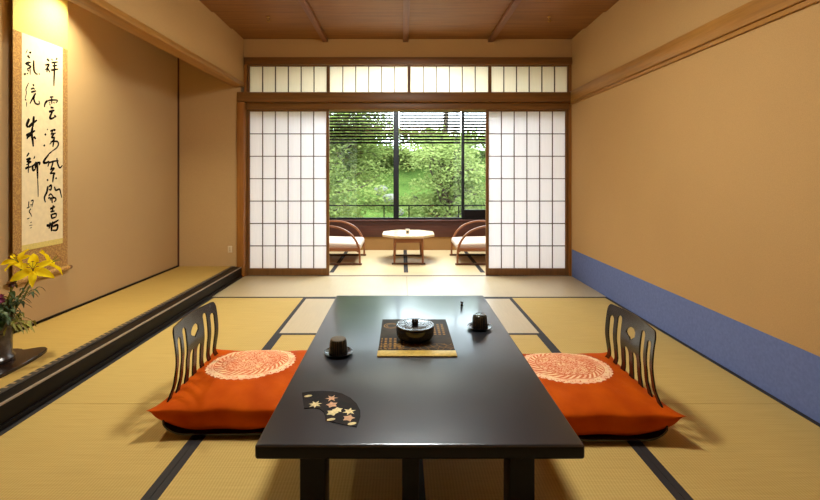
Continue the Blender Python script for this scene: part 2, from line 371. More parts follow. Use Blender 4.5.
# louvre screens outside the glass
for i, (a, b, lb) in enumerate(((-1.70, -.13, 'dark slatted blind over the wide pane beside the thick mullion, alcove side'), (-.04, .865, 'dark slatted blind over the middle pane of the garden window'), (.915, 1.87, 'dark slatted blind over the narrow pane by the thin mullion'))):
    o = thing('slatted_blind', lb, 'blind', ((a + b) / 2, EY + .13, 1.55), 'slatted blinds outside the window')
    mb = MB()
    for k in range(13):
        z = 1.556 + k * .0455; mb.box(a, b, EY + .114, EY + .132, z, z + .028, .002, 1)
    mb.build('slats', M['slat'], o, False)
    for x in (a + .05, b - .05): MB().box(x - .004, x + .004, EY + .12, EY + .128, 1.556, 2.15).build('cord', M['slat'], o, False)
# balcony and rail
struct('balcony_floor', MB().box(-3, 3, EY + .1, 7.6, -.3, -.12), M['slat'], 'balcony deck below the garden window', 'balcony floor', smooth=False)
o = thing('balcony_railing', 'slim dark railing outside the garden window', 'railing', (0, 7.4, -.12))
MB().box(-3, 3, 7.385, 7.415, .572, .592).build('rail', M['slat'], o, False)
MB().box(-3, 3, 7.39, 7.41, -.02, 0).build('rail', M['slat'], o, False)
for x in (-2.2, -1.35, -.30, .117, .95, 1.8): MB().box(x - .009, x + .009, 7.391, 7.409, -.12, .575).build('post', M['slat'], o, False)

# ------------------------------------------------------------------ tatami mats of the room
def mat(x0, x1, y0, y1, long_x, label):
    o = thing('tatami_mat', label, 'tatami mat', ((x0 + x1) / 2, (y0 + y1) / 2, 0), 'tatami mats of the room')
    MB().box(x0 + .0012, x1 - .0012, y0 + .0012, y1 - .0012, -.032, -.0008).build('matting', M['tatami_x' if long_x else 'tatami_y'], o, False)
    h = .030
    r = ((x0, x1, y0, y0 + h), (x0, x1, y1 - h, y1)) if long_x else ((x0, x0 + h, y0, y1), (x1 - h, x1, y0, y1))
    for a in r: MB().box(a[0] + .001, a[1] - .001, a[2] + .001, a[3] - .001, -.030, .0004).build('border', M['heri'], o, False)
    return o
XA, XB = -.846, .946
Y1, Y2, Y3 = 2.10, 3.01, 3.92
mat(XL, .05, Y3, YB - .006, True, 'pale mat laid crosswise before the paper door by the alcove')
mat(.05, XR, Y3, YB - .006, True, 'pale mat laid crosswise before the paper door by the blue band')
mat(XL, XA, Y1, Y3, False, 'mat along the alcove sill under the back of the legless chair')
mat(XL, XA, Y1 - 1.82, Y1, False, 'mat along the alcove sill closest to the viewer')
mat(XB, XR, Y1, Y3, False, 'mat along the blue band behind the legless chair')
mat(XB, XR, Y1 - 1.82, Y1, False, 'mat along the blue band closest to the viewer')
mat(XA, XB, Y2, Y3, True, 'pale crosswise mat showing beyond both sides of the low table')
mat(XA, .05, Y2 - 1.82, Y2, False, 'mat under the low table and the cushion on the alcove side')
mat(.05, XB, Y2 - 1.82, Y2, False, 'mat under the low table and the cushion on the blue wall side')
mat(XA, XB, .28, Y2 - 1.82, True, 'crosswise mat in front of the low table under the viewer')
# alcove mat with patterned border
o = thing('tatami_mat', 'narrow golden mat filling the raised alcove floor', 'tatami mat', (-2.1, 2.5, .10))
MB().box(TX + .012, -1.834, .0, TY - .001, .1, TZ).build('matting', M['tatami_alcove'], o, False)
t = NT('patterned_border_cloth'); v = t.geo(); wv = t.math('GREATER_THAN', t.wave(v, 7.5, 'Y'), .74)
sp = t.add('ShaderNodeSeparateXYZ'); t.l.new(v, sp.inputs[0])
band = t.math('LESS_THAN', sp.outputs[0], -1.812)
t.bsdf(t.mix(t.math('MULTIPLY', wv, band), lin((46, 38, 32)), lin((150, 122, 84))), .7); M['heri_dash'] = t.m
MB().box(-1.834, -1.791, .0, TY - .001, .1, TZ + .001).build('border', M['heri_dash'], o, False)

# ------------------------------------------------------------------ low lacquer table
TT = .33
o = thing('low_table', 'black lacquered low dining table in the middle of the tatami room', 'table', (.05, 1.95, 0))
x0, x1, y0, y1 = -.413, .513, 1.235, 2.785
MB().box(x0, x1, y0, y1, TT - .042, TT, .009, 4).build('tabletop', M['lacquer'], o, angle=30)
top_ = [c for c in kids(o) if c.name.startswith('tabletop')][0].data; top_.materials.append(M['lacquer_edge'])
for p_ in top_.polygons: p_.material_index = 0 if p_.normal.z > .5 else 1
MB().box(x0 + .02, x1 - .02, y0 + .02, y1 - .02, TT - .046, TT - .041).build('underside_board', M['lacquer_edge'], o, False)
for x in (-.300, .316):
    for y in (1.295, 2.64): MB().box(x, x + .074, y, y + .085, 0, TT - .045, .004).build('leg', M['lacquer_edge'], o)
for y in (1.30, 2.66): MB().box(.0, .050, y, y + .05, 0, TT - .045, .003).build('centre_post', M['lacquer_edge'], o)

# gold leaf fan motif on a thin black fan panel
fan = [(302, 393.2), (311, 391.8), (322, 391.4), (333, 391.9), (342, 394), (350.5, 398.4), (356.5, 404), (360.2, 411), (360.4, 417), (358.6, 423), (356.6, 427.6),
       (346, 425.6), (335, 423.2), (325.6, 420.8), (325.4, 417), (323.8, 412.5), (320, 409.6), (314, 408.2), (304.2, 408.8)]
fo = [onZ(px, py, TT)[:2] for px, py in fan]
fc = onZ(333, 408, TT)
o = thing('fan_plaque', 'thin black fan shaped plaque with gold maple leaves on the table', 'fan plaque', (fc[0], fc[1], TT))
mb = MB().prism(fo, TT, TT + .0022); t = NT('dark_fan_lacquer'); n = t.noise(t.geo(), 40, 3)
t.bsdf(t.ramp(n, [(.4, (20, 14, 12)), (.7, (38, 24, 17))]), .55, spec=.12); mb.build('fan_panel', t.m, o, False)
M['gold'] = plain('gold_leaf', (222, 204, 146), .45, .12, 120, metal=0.15)
M['gold_pink'] = plain('copper_gold_leaf', (206, 158, 116), .45, .12, 120, metal=0.15)
z = TT + .0023
def star(mb, c, r, n, rot, inner=.42):
    vs = []
    for k in range(2 * n):
        a = rot + PI * k / n; q = r if k % 2 == 0 else r * inner; vs.append(mb.bm.verts.new((c[0] + q * math.cos(a), c[1] + q * math.sin(a), z)))
    m_ = mb.bm.verts.new((c[0], c[1], z + .0006))
    for k in range(2 * n): mb.bm.faces.new((vs[k], vs[(k + 1) % (2 * n)], m_))
for (px, py, r, n, inn, m) in ((315.2, 404.3, .027, 7, .45, 'gold'), (331.6, 398.2, .026, 6, .4, 'gold_pink'), (332, 404.6, .024, 5, .6, 'gold_pink'), (332.4, 412.5, .024, 5, .62, 'gold'), (337.6, 409.8, .021, 5, .62, 'gold'), (349.2, 411.4, .027, 6, .42, 'gold'), (348.6, 418, .024, 5, .6, 'gold_pink')):
    mb = MB(); star(mb, onZ(px, py, z), r * .86, n, rnd.random(), inn); mb.build('maple_leaf', M[m], o, False)
for (px, py) in ((308.2, 396), (331, 419.5), (352, 423.6)):
    c = onZ(px, py, z); mb = MB(); mb.prism([(c[0] + .012 * math.cos(a) + .005 * math.sin(a), c[1] + .008 * math.sin(a)) for a in [k * PI / 6 for k in range(12)]], z - .0006, z + .0004); mb.build('petal', M['gold'], o, False)

# placemat with gold chequers and a gold edge
px0, px1, py0, py1 = -.102, .228, 1.838, 2.306
o = thing('placemat', 'dark placemat with gilt squares and a gold edge under the lidded bowl', 'placemat', ((px0 + px1) / 2, (py0 + py1) / 2, TT))
t = NT('gilt_lacquer_mat'); tc = t.coords(); sp = t.add('ShaderNodeSeparateXYZ'); t.l.new(tc, sp.inputs[0]); X_, Y_ = sp.outputs[0], sp.outputs[1]
chk = t.add('ShaderNodeTexChecker'); t.l.new(t.coords(scale=(1, 1, 1)), chk.inputs[0]); chk.inputs['Scale'].default_value = 42
bars = t.math('GREATER_THAN', t.wave(tc, 15, 'X'), .45); barsy = t.math('GREATER_THAN', t.wave(tc, 11, 'Y'), .22)
def near(a, c, w): return t.math('COMPARE', a, c, w)
reg = t.math('MAXIMUM', t.math('MULTIPLY', near(X_, -.105, .052), near(Y_, -.095, .062)), t.math('MULTIPLY', near(X_, .095, .048), near(Y_, .085, .075)))
rr = t.math('SQRT', t.math('ADD', t.math('POWER', t.math('ADD', X_, .115), 2), t.math('POWER', t.math('SUBTRACT', Y_, .135), 2)))
circ = t.math('MAXIMUM', near(rr, .036, .003), near(rr, .024, .002))
fl = t.math('MULTIPLY', t.math('LESS_THAN', t.voro(tc, 32, 'DISTANCE_TO_EDGE'), .06), t.math('LESS_THAN', Y_, -.10))
nz = t.noise(tc, 120, 3)
goldm = t.math('MAXIMUM', t.math('MULTIPLY', t.math('MULTIPLY', bars, barsy), reg), t.math('MAXIMUM', circ, t.math('MULTIPLY', fl, .5)))
base = t.ramp(t.noise(tc, 8, 3), [(.35, (30, 26, 22)), (.7, (62, 52, 40))])
gcol = t.ramp(nz, [(.3, (120, 82, 34)), (.7, (176, 132, 58))])
t.bsdf(t.mix(t.math('MULTIPLY', goldm, .8), base, gcol), .6, spec=.2); M['placemat'] = t.m
MB().box(px0, px1, py0 + .0, py1, TT, TT + .004, .0012).build('mat_panel', M['placemat'], o)
M['gold_band'] = plain('gold_band', (196, 168, 84), .4, .1, 80, metal=.2)
MB().box(px0 - .002, px1 + .002, py0 - .002, py0 + .056, TT + .0002, TT + .0052, .001).build('gold_edge', M['gold_band'], o)

# lidded bowl
bx, by, bz = .060, 2.03, TT + .0045
o = thing('lidded_bowl', 'round black lidded sweets bowl on the placemat', 'bowl', (bx, by, bz))
MB().lathe([(0, .003), (.055, .003), (.055, 0), (.061, 0), (.066, .004), (.078, .010), (.0845, .022), (.0865, .040), (.0870, .058), (.0850, .060), (.081, .056), (.078, .03), (.05, .014), (0, .012)], (bx, by, bz), 56).build('bowl', M['black_gloss'], o)
l = MB().lathe([(0, .069), (.03, .0688), (.06, .0676), (.076, .0658), (.080, .0662), (.0845, .0672), (.0875, .0660), (.0885, .0620), (.0870, .0595), (.083, .0595), (.05, .062), (0, .063)], (bx, by, bz), 56).build('lid', M['black_gloss'], o)
mb = MB()
for sx_ in (-1, 1):
    mb.tube([(bx + sx_ * .004, by - .010, bz + .069), (bx + sx_ * .009, by - .009, bz + .080), (bx + sx_ * .006, by, bz + .086), (bx + sx_ * .009, by + .009, bz + .080), (bx + sx_ * .004, by + .010, bz + .069)], [.006, .007, .0075, .007, .006], 12, 4)
mb.build('knob', M['black_gloss'], l)

# tea cups upside down on saucers
def saucer(x, y, label, src=None):
    if src is None:
        o = tag(MB().lathe([(0, .002), (.028, .002), (.030, 0), (.034, .001), (.036, .003), (.050, .0065), (.060, .0105), (.0615, .012), (.0595, .0125), (.048, .0095), (.036, .0072), (.030, .0068), (0, .0066)], (0, 0, 0), 48).build('saucer', M['black_gloss']), label, 'saucer', 'black saucers on the low table')
    else: o = src.copy(); COL.objects.link(o); o['label'] = label
    o.location = (x, y, TT); return o
t = NT('ribbed_cup_glaze'); tc = t.coords(); sp = t.add('ShaderNodeSeparateXYZ'); t.l.new(tc, sp.inputs[0])
an = t.math('ARCTAN2', sp.outputs[1], sp.outputs[0]); st = t.math('SINE', t.math('MULTIPLY', an, 26)); n = t.noise(tc, 90, 3)
f_ = t.math('MULTIPLY', t.math('GREATER_THAN', st, .35), t.math('GREATER_THAN', n, .46))
t.bsdf(t.mix(f_, lin((14, 13, 12)), lin((84, 74, 52))), .3, spec=.6, Normal=t.bump(st, .4, .001)); M['cup'] = t.m
M['cup_foot'] = plain('unglazed_cup_foot', (98, 88, 72), .6, .1, 90)
def cup(x, y, z, label, foot):
    o = thing('teacup', label, 'teacup', (x, y, z), 'upturned teacups')
    MB().lathe([(.037, 0), (.0385, .002), (.038, .012), (.0368, .030), (.0355, .045), (.0335, .054), (.0315, .057), (.0285, .057), (.028, .056), (0, .055), (0, .050), (.030, .049), (.033, .03), (.035, .004), (.037, 0)], (x, y, z), 48).build('cup_body', M['cup'], o)
    MB().lathe([(0, .0595), (.0275, .0595), (.030, .0585), (.0315, .057), (.031, .0545), (.0, .0545)], (x, y, z), 40).build('foot_ring', foot, o)
    return o
s1 = saucer(-.269, 1.868, 'black saucer under the cup with the grey base, alcove side of the table')
s2 = saucer(.385, 2.185, 'black saucer under the all black cup, blue wall side of the table', s1)
cup(-.269, 1.868, TT + .0073, 'upturned ribbed teacup with a grey base on the saucer near the fan plaque', M['cup_foot'])
cup(.385, 2.185, TT + .0073, 'upturned all black teacup beyond the placemat, on the blue wall side', M['black_gloss'])
# small stopper at the far corner
o = tag(MB().lathe([(0, 0), (.0075, 0), (.0085, .003), (.0075, .010), (.0045, .013), (.0075, .017), (.0085, .022), (.006, .026), (0, .0265)], (.346, 2.555, TT), 24).build('small_stand', M['black_gloss']), 'tiny dark waisted stand alone at the far end of the table', 'small stand')

# ------------------------------------------------------------------ legless chairs
prof = [(-.30, .030), (-.20, .020), (-.05, .016), (.10, .016), (.175, .022), (.222, .050), (.240, .095), (.243, .14), (.234, .20), (.226, .27), (.232, .35), (.245, .425)]
pp, _ = catmull([Vector((a, 0, b)) for a, b in prof], [1] * len(prof), 10)
L = [0]
for a, b in zip(pp, pp[1:]): L.append(L[-1] + (b - a).length)
LT = L[-1]
def at_len(v):
    v = max(0, min(LT, v))
    for i in range(len(L) - 1):
        if L[i + 1] >= v - 1e-9:
            u = (v - L[i]) / (L[i + 1] - L[i]); return pp[i].lerp(pp[i + 1], u), (pp[i + 1] - pp[i]).normalized()
def halfw(v):
    p, _ = at_len(v); z = p.z if v > .4 else 0
    if z < .06: return .315
    k = min(1, (z - .05) / .13); k = k * k * (3 - 2 * k); return .315 + (.216 - .315) * k
def v_of_z(z):
    for i in range(len(pp) - 1):
        if L[i] > .4 and pp[i + 1].z >= z: return L[i] + (L[i + 1] - L[i]) * (z - pp[i].z) / (pp[i + 1].z - pp[i].z)
    return LT
def sheet(outline, holes, name, parent, th=.007):
    bm = bmesh.new(); edges = []
    for loop in [outline] + holes:
        vs = [bm.verts.new((u, v, 0)) for u, v in loop]
        edges += [bm.edges.new((vs[i], vs[(i + 1) % len(vs)])) for i in range(len(vs))]
    bmesh.ops.triangle_fill(bm, use_beauty=True, use_dissolve=False, edges=edges, normal=(0, 0, 1))
    lo = min(v for u, v in outline); hi = max(v for u, v in outline); n = int((hi - lo) / .012)
    for k in range(1, n):
        g = list(bm.verts) + list(bm.edges) + list(bm.faces)
        bmesh.ops.bisect_plane(bm, geom=g, plane_co=(0, lo + (hi - lo) * k / n, 0), plane_no=(0, 1, 0), dist=1e-6)
    off = {}
    for v in bm.verts:
        u, w = v.co.x, v.co.y; p, d = at_len(w); hw = halfw(w)
        nrm = Vector((-d.z, 0, d.x)); off[v] = nrm
        # gentle hollow across the back for the sitter
        hol = .018 * (1 - u * u) * max(0, min(1, (p.z - .08) / .15)) if w > .4 else 0
        v.co = Vector((p.x + hol, u * hw, p.z))
    top = [f for f in bm.faces]
    ex = bmesh.ops.extrude_face_region(bm, geom=top); nv = [g for g in ex['geom'] if isinstance(g, bmesh.types.BMVert)]
    bm.normal_update()
    mp = {}
    # new verts carry the shifted copy: find their normal from the profile direction again
    from mathutils.kdtree import KDTree
    kd = KDTree(len(off)); keys = list(off)
    for i, v in enumerate(keys): kd.insert(v.co, i)
    kd.balance()
    for v in nv:
        _, i, _ = kd.find(v.co); v.co = v.co + off[keys[i]] * th
    mb = MB(); mb.bm.free(); mb.bm = bm
    r = parent.location
    bmesh.ops.translate(bm, verts=bm.verts, vec=r)
    return mb.build(name, M['chair_lacquer'], parent, angle=50)
def arc(cu, cv, ru, rv, a0, a1, n=6): return [(cu + ru * math.cos(a0 + (a1 - a0) * k / n), cv + rv * math.sin(a0 + (a1 - a0) * k / n)) for k in range(n + 1)]
zs = thing('legless_chair', 'dark slatted legless chair between the low table and the blue banded wall', 'legless chair', (.84, 2.09, 0), 'legless chairs at the low table')
vb = v_of_z(.06)
seat_out = arc(-.80, .07, .2, .07, PI, 1.5 * PI) + arc(.80, .07, .2, .07, 1.5 * PI, 2 * PI) + [(1, vb), (-1, vb)]
sheet(seat_out, [], 'seat', zs)
rc = .09
back_out = [(-1, vb), (1, vb)] + [(1, LT - .05)] + arc(1 - rc * 1.3, LT - .046, rc * 1.3, .04, 0, PI / 2, 7)[1:] + [(.4, LT - .001), (0, LT), (-.4, LT - .001)] + arc(-1 + rc * 1.3, LT - .046, rc * 1.3, .04, PI / 2, PI, 7)[:-1] + [(-1, LT - .05)]
def slot(u, za, zb, w=.092):
    a, b = v_of_z(za), v_of_z(zb); rv = w * .2
    return arc(u, b - rv, w, rv, 0, PI, 6) + arc(u, a + rv, w, rv, PI, 2 * PI, 6)
holes = [slot(-.79, .105, .368), slot(-.49, .105, .388), slot(.49, .105, .388), slot(.79, .105, .368), slot(-.17, .105, .262), slot(.17, .105, .262)]
vh = v_of_z(.335)
holes.append([(a * .19, vh + b * .032) for a, b in ((-.9, .55), (-.55, .95), (0, 1), (.5, .8), (.95, .35), (1.05, -.1), (.7, -.45), (.3, -.6), (.1, -1.0), (-.15, -.75), (-.5, -.45), (-.9, -.1))])
sheet(back_out, holes, 'backrest', zs)
z2 = copy_tree(zs); z2.location = (-.755, 2.13, 0); z2.rotation_euler.z = PI
z2['label'] = 'dark slatted legless chair between the low table and the alcove sill'

# cushions
def cushion_mesh():
    a, b, n = .300, .318, 56; bm = bmesh.new()
    def plan(s, t):
        px = a * s * (1 - .035 * (1 - t ** 2) * abs(s) ** 3); py = b * t * (1 - .03 * (1 - s ** 2) * abs(t) ** 3)
        k = abs(s * t) ** 7; return px * (1 + .05 * k), py * (1 + .035 * k)
    def sp(u): # denser at the rim
        return math.sin(u * PI / 2) * .6 + u * .4
    rows = {}
    for side in (1, -1):
        for i in range(n + 1):
            for j in range(n + 1):
                s, t_ = sp(2 * i / n - 1), sp(2 * j / n - 1)
                e = (1 - abs(s) ** 6) * (1 - abs(t_) ** 6); e = max(0, e)
                x, y = plan(s, t_)
                corner = (abs(s) * abs(t_)) ** 6
                seam = .114 + .014 * corner + .003 * math.sin(9 * s + 2) * abs(t_) ** 4
                if side == 1: z = seam + .054 * ((1 - s * s) * (1 - t_ * t_)) ** .6 + .0025 * math.sin(14 * s + 3 * t_) * math.sin(11 * t_ + 1) * e
                else:
                    w_ = min(1, e * 4.5); z = seam - .080 * math.sin(w_ * PI / 2) ** .65 * (1 - .92 * abs(s * t_) ** 4)
                    k = .016 * math.sin(w_ * PI); x *= 1 + k; y *= 1 + k
                if side == -1 and (i in (0, n) or j in (0, n)): rows[(side, i, j)] = rows[(1, i, j)]
                else: rows[(side, i, j)] = bm.verts.new((x, y, z))
        for i in range(n):
            for j in range(n):
                q = [rows[(side, i, j)], rows[(side, i + 1, j)], rows[(side, i + 1, j + 1)], rows[(side, i, j + 1)]]
                bm.faces.new(q if side == 1 else q[::-1])
    mb = MB(); mb.bm.free(); mb.bm = bm; return mb
c1 = tag(cushion_mesh().build('floor_cushion', M['cushion'], angle=70), 'orange floor cushion with pale medallion on the chair by the alcove', 'cushion', 'orange floor cushions')
c1.location = (-.735, 2.138, -.006)
c2 = c1.copy(); COL.objects.link(c2); c2['label'] = 'orange floor cushion with pale medallion on the chair by the blue wall'
c2.location = (.825, 2.098, -.006)

# ------------------------------------------------------------------ sunroom furniture
M['bent'] = wood('bent_pale_wood', (120, 70, 38), (154, 96, 56), 0, .35)
M['table_pale'] = wood('pale_tabletop', (206, 180, 138), (222, 200, 160), 0, .25)
M['dark_runner'] = plain('dark_runner', (92, 56, 34), .4)
M['cream_fabric'] = plain('cream_upholstery', (214, 196, 178), .85, .04, 160)
ch = thing('armchair', 'low bentwood armchair with cream seat pad behind the door by the alcove', 'armchair', (-.85, 5.67, 0), 'low sunroom armchairs')
cx, cy = -.85, 5.67
for sgn in (-1, 1):
    y = cy + sgn * .315
    P = [(.340, .022), (.337, .12), (.322, .225), (.262, .335), (.165, .415), (.02, .462), (-.14, .462), (-.29, .405), (-.385, .29), (-.41, .14), (-.415, .022)]
    MB().bar([(cx + a, y, b) for a, b in P], .034, .022, 6, (0, 1, 0)).build('arm_loop', M['bent'], ch)
    Q = [(.325, .02), (.30, .13), (.235, .25), (.14, .335), (0, .385), (-.14, .385), (-.27, .335), (-.35, .24)]
    MB().box(cx - .44, cx + .365, y - .018, y + .018, 0, .022, .003).build('floor_runner', M['dark_runner'], ch)
    MB().box(cx - .38, cx + .325, y - .014, y + .014, .165, .205, .003).build('seat_rail', M['bent'], ch)
MB().box(cx + .30, cx + .325, cy - .30, cy + .30, .15, .205, .003).build('front_rail', M['bent'], ch)
MB().box(cx - .37, cx + .30, cy - .30, cy + .30, .178, .198).build('seat_board', M['bent'], ch)
MB().bar([(cx - .30, cy, .20), (cx - .345, cy, .33), (cx - .41, cy, .50), (cx - .44, cy, .58)], .54, .03, 4, (0, 1, 0)).build('backrest', M['bent'], ch)
MB().box(cx - .39, cx - .36, cy - .30, cy + .30, .15, .205, .003).build('rear_rail', M['bent'], ch)
pad = MB().box(cx - .29, cx + .335, cy - .285, cy + .285, .199, .274, .026, 4).build('seat_pad', M['cream_fabric'], ch)
for v in pad.data.vertices:
    if v.co.x > .24: v.co.z -= .022 * ((v.co.x - .24) / .1); v.co.x += .012
ch2 = copy_tree(ch); ch2.location = (1.01, 5.67, 0); ch2.rotation_euler.z = PI; ch2['label'] = 'low bentwood armchair with cream seat pad behind the door by the blue wall'
tx, ty = .08, 5.67
o = thing('side_table', 'small octagonal pale wood table between the two armchairs', 'side table', (tx, ty, 0))
A, B = .325, .155
oc = [(A, -B), (A, B), (B, A), (-B, A), (-A, B), (-A, -B), (-B, -A), (B, -A)]
MB().prism([(tx + a, ty + b) for a, b in oc], .322, .348).build('tabletop', M['table_pale'], o, False)
mb = MB()
for s_ in (-1, 1):
    mb.box(tx - .17, tx + .17, ty + s_ * .265 - .009, ty + s_ * .265 + .009, .262, .322); mb.box(tx + s_ * .17 - .009, tx + s_ * .17 + .009, ty - .265, ty + .265, .262, .322)
mb.build('apron', M['bent'], o, False)
for sa in (-1, 1):
    for sb in (-1, 1): MB().tube([(tx + sa * .168, ty + sb * .265, .322), (tx + sa * .174, ty + sb * .278, .02)], [.016, .013], 12).build('leg', M['bent'], o)
for sb in (-1, 1): MB().box(tx - .205, tx + .205, ty + sb * .28 - .012, ty + sb * .28 + .012, 0, .02, .002).build('floor_bar', M['dark_runner'], o)
M['white_glaze'] = plain('white_glaze', (238, 232, 222), .25, .02)
o = thing('small_cup', 'small white cup with a grey mark on the octagonal table', 'cup', (.07, 5.60, .348))
MB().lathe([(0, .002), (.016, .002), (.018, 0), (.022, .004), (.027, .03), (.028, .058), (.026, .058), (.024, .03), (.018, .008), (0, .007)], (.07, 5.60, .348), 32).build('cup_body', M['white_glaze'], o)
mb = MB()
mb.grid(lambda u, v: (.07 + .0278 * math.sin((u - .5) * 1.1), 5.60 - .0278 * math.cos((u - .5) * 1.1), .348 + .012 + v * .024), 8, 2)
mb.build('grey_mark', M['dark_hole'], o)
o = tag(MB().box(-.045, .045, -.05, .05, 0, .003, .001).build('paper_card', plain('beige_card', (214, 192, 140), .7)), 'flat beige card on the octagonal table', 'card'); o.location = (-.075, 5.53, .348)

# ------------------------------------------------------------------ outlet
o = thing('wall_outlet', 'small ivory wall outlet on the alcove end wall', 'outlet', (-1.843, TY, .294))
MB().box(-1.866, -1.820, TY - .008, TY, .258, .330, .003).build('plate', M['plastic'], o)
MB().box(-1.852, -1.834, TY - .0105, TY - .007, .272, .316, .001).build('socket', plain('beige_socket', (200, 180, 146), .4), o)

# ------------------------------------------------------------------ hanging scroll
SX = -2.368
o = thing('hanging_scroll', 'long hanging scroll with brushed calligraphy on gold brocade in the alcove', 'scroll', (SX, 2.91, .43))
t = NT('gold_brocade'); v = t.geo((1, 1, 1)); vo = t.voro(v, 110, 'SMOOTH_F1'); n = t.noise(v, 160, 3)
t.bsdf(t.ramp(t.math('ADD', t.math('MULTIPLY', vo, .8), t.math('MULTIPLY', n, .35)), [(.3, (184, 140, 64)), (.45, (142, 96, 38)), (.62, (190, 146, 72))]), .5, Sheen_Weight=.2); M['brocade'] = t.m
M['silk_top'] = plain('pale_gold_silk', (224, 204, 118), .5, .05, 90)
M['scroll_paper'] = plain('cream_rice_paper', (242, 226, 188), .8, .03, 30)
YA, YZ = 2.69, 3.13
MB().box(SX - .003, SX, YA, YZ, .44, 1.975).build('brocade_mount', M['brocade'], o, False)
MB().box(SX - .003, SX + .0003, YA, YZ, 1.975, 2.42).build('top_silk', M['silk_top'], o, False)
pz = MB().box(SX, SX + .0012, 2.752, 3.084, .648, 1.975).build('paper', M['scroll_paper'], o, False)
MB().box(SX, SX + .0010, 2.752, 3.084, .612, .648).build('lower_silk_strip', M['silk_top'], o, False)
rl_ = MB().tube([(SX, YA - .004, .432), (SX, YZ + .004, .432)], .017, 16).build('roller', M['brocade'], o)
for a, b in ((YA - .034, YA - .004), (YZ + .004, YZ + .034)): MB().tube([(SX, a, .432), (SX, a + .004, .432), (SX, b - .004, .432), (SX, b, .432)], [.010, .014, .014, .012], 14).build('roller_end', M['brass'] if False else plain('dark_roller_end', (110, 70, 34), .35), o)
MB().tube([(SX, YA, 2.42), (SX, YZ, 2.42)], .010, 12).build('top_rod', M['wood_y'], o)
MB().tube([(SX, YA + .1, 2.425), (TX + .006, 2.91, 2.485), (SX, YZ - .1, 2.425)], .002, 6).build('hanging_cord', M['heri'], o)
# brush strokes, each as (width px, points in tenths of a photo pixel from x=10 and the given row)
ST = []
def strokes(row, *ss):
    for w, pts in ss: ST.append((w, [(10 + x / 10, row + y / 10) for x, y in pts]))
strokes(40,  # first character of the long column
 (1.5, [(368, 188), (390, 212)]), (1.0, [(350, 252), (388, 244), (366, 285), (348, 296)]), (1.2, [(374, 262), (366, 322)]), (1.1, [(374, 280), (398, 326)]),
 (.9, [(412, 190), (424, 204)]), (.9, [(470, 180), (456, 200)]), (1.0, [(412, 228), (476, 219)]), (.9, [(422, 260), (470, 253)]), (1.2, [(408, 302), (482, 290)]), (1.3, [(444, 220), (441, 330), (438, 400), (437, 462)]))
strokes(80,
 (1.0, [(396, 172), (432, 168)]), (1.3, [(372, 204), (348, 236), (342, 272)]), (1.0, [(374, 208), (420, 200), (472, 204), (456, 230)]), (1.0, [(414, 180), (416, 240)]), (.7, [(388, 226), (400, 232)]), (.7, [(432, 222), (444, 232)]), (.8, [(392, 246), (404, 250)]),
 (1.2, [(402, 274), (434, 278)]), (1.4, [(386, 318), (444, 304)]), (1.4, [(422, 312), (396, 380), (420, 384), (446, 370)]), (1.3, [(440, 352), (460, 372)]))
strokes(120,
 (1.0, [(368, 92), (376, 98)]), (1.4, [(346, 138), (358, 154)]), (1.4, [(336, 248), (346, 264)]),
 (1.1, [(400, 112), (446, 96), (440, 112)]), (.9, [(424, 106), (412, 142)]), (.9, [(404, 142), (456, 130)]), (1.1, [(440, 134), (414, 176), (444, 178), (394, 244)]), (1.2, [(440, 182), (432, 230), (426, 270)]), (1.1, [(404, 218), (468, 214), (482, 244), (462, 280), (420, 310)]), (.45, [(420, 310), (390, 332), (372, 352)]))
strokes(150,
 (.5, [(420, 14), (384, 46)]), (1.4, [(384, 46), (346, 96), (334, 126), (360, 128), (388, 118), (376, 166)]), (1.1, [(386, 128), (440, 112), (484, 108)]), (1.2, [(466, 80), (476, 140), (496, 178), (522, 152)]), (1.1, [(432, 108), (412, 176), (404, 196)]),
 (1.2, [(398, 198), (440, 182), (396, 236)]), (1.1, [(396, 236), (446, 232), (424, 256)]), (1.3, [(436, 236), (428, 290), (424, 324)]), (1.3, [(370, 292), (376, 310)]), (1.3, [(454, 276), (464, 290)]),
 (1.4, [(376, 362), (366, 420), (342, 476), (352, 524)]), (1.2, [(384, 370), (410, 352), (406, 398), (386, 392)]), (1.2, [(442, 366), (456, 402), (492, 392), (504, 430), (516, 478)]),
 (1.0, [(384, 462), (406, 440), (440, 484)]), (1.0, [(378, 484), (398, 478), (400, 506)]), (1.2, [(406, 484), (446, 478), (456, 500), (436, 520)]), (1.2, [(414, 470), (420, 532)]))
strokes(190,
 (1.4, [(398, 190), (448, 166)]), (1.3, [(432, 152), (420, 216)]), (1.2, [(402, 218), (444, 210)]), (1.3, [(410, 240), (416, 288)]), (1.2, [(412, 246), (458, 236), (456, 272)]), (1.1, [(416, 284), (458, 270)]),
 (1.7, [(362, 352), (388, 354), (436, 328), (484, 300)]), (1.3, [(400, 324), (388, 388)]), (1.7, [(428, 316), (414, 366), (412, 414)]), (1.5, [(424, 366), (472, 350), (464, 400), (420, 402)]))
strokes(40,  # short column
 (.45, [(172, 96), (154, 136)]), (1.2, [(190, 130), (210, 121)]), (1.3, [(172, 154), (196, 182)]), (1.1, [(150, 240), (176, 226), (206, 226)]), (1.2, [(236, 204), (234, 260), (240, 310), (258, 336), (274, 342)]), (1.0, [(158, 242), (206, 266), (166, 292)]), (.7, [(186, 214), (180, 252)]), (.6, [(198, 282), (200, 350)]), (.8, [(172, 296), (188, 314)]), (.7, [(176, 330), (166, 342)]), (1.6, [(142, 332), (152, 350)]), (.6, [(286, 332), (296, 350)]))
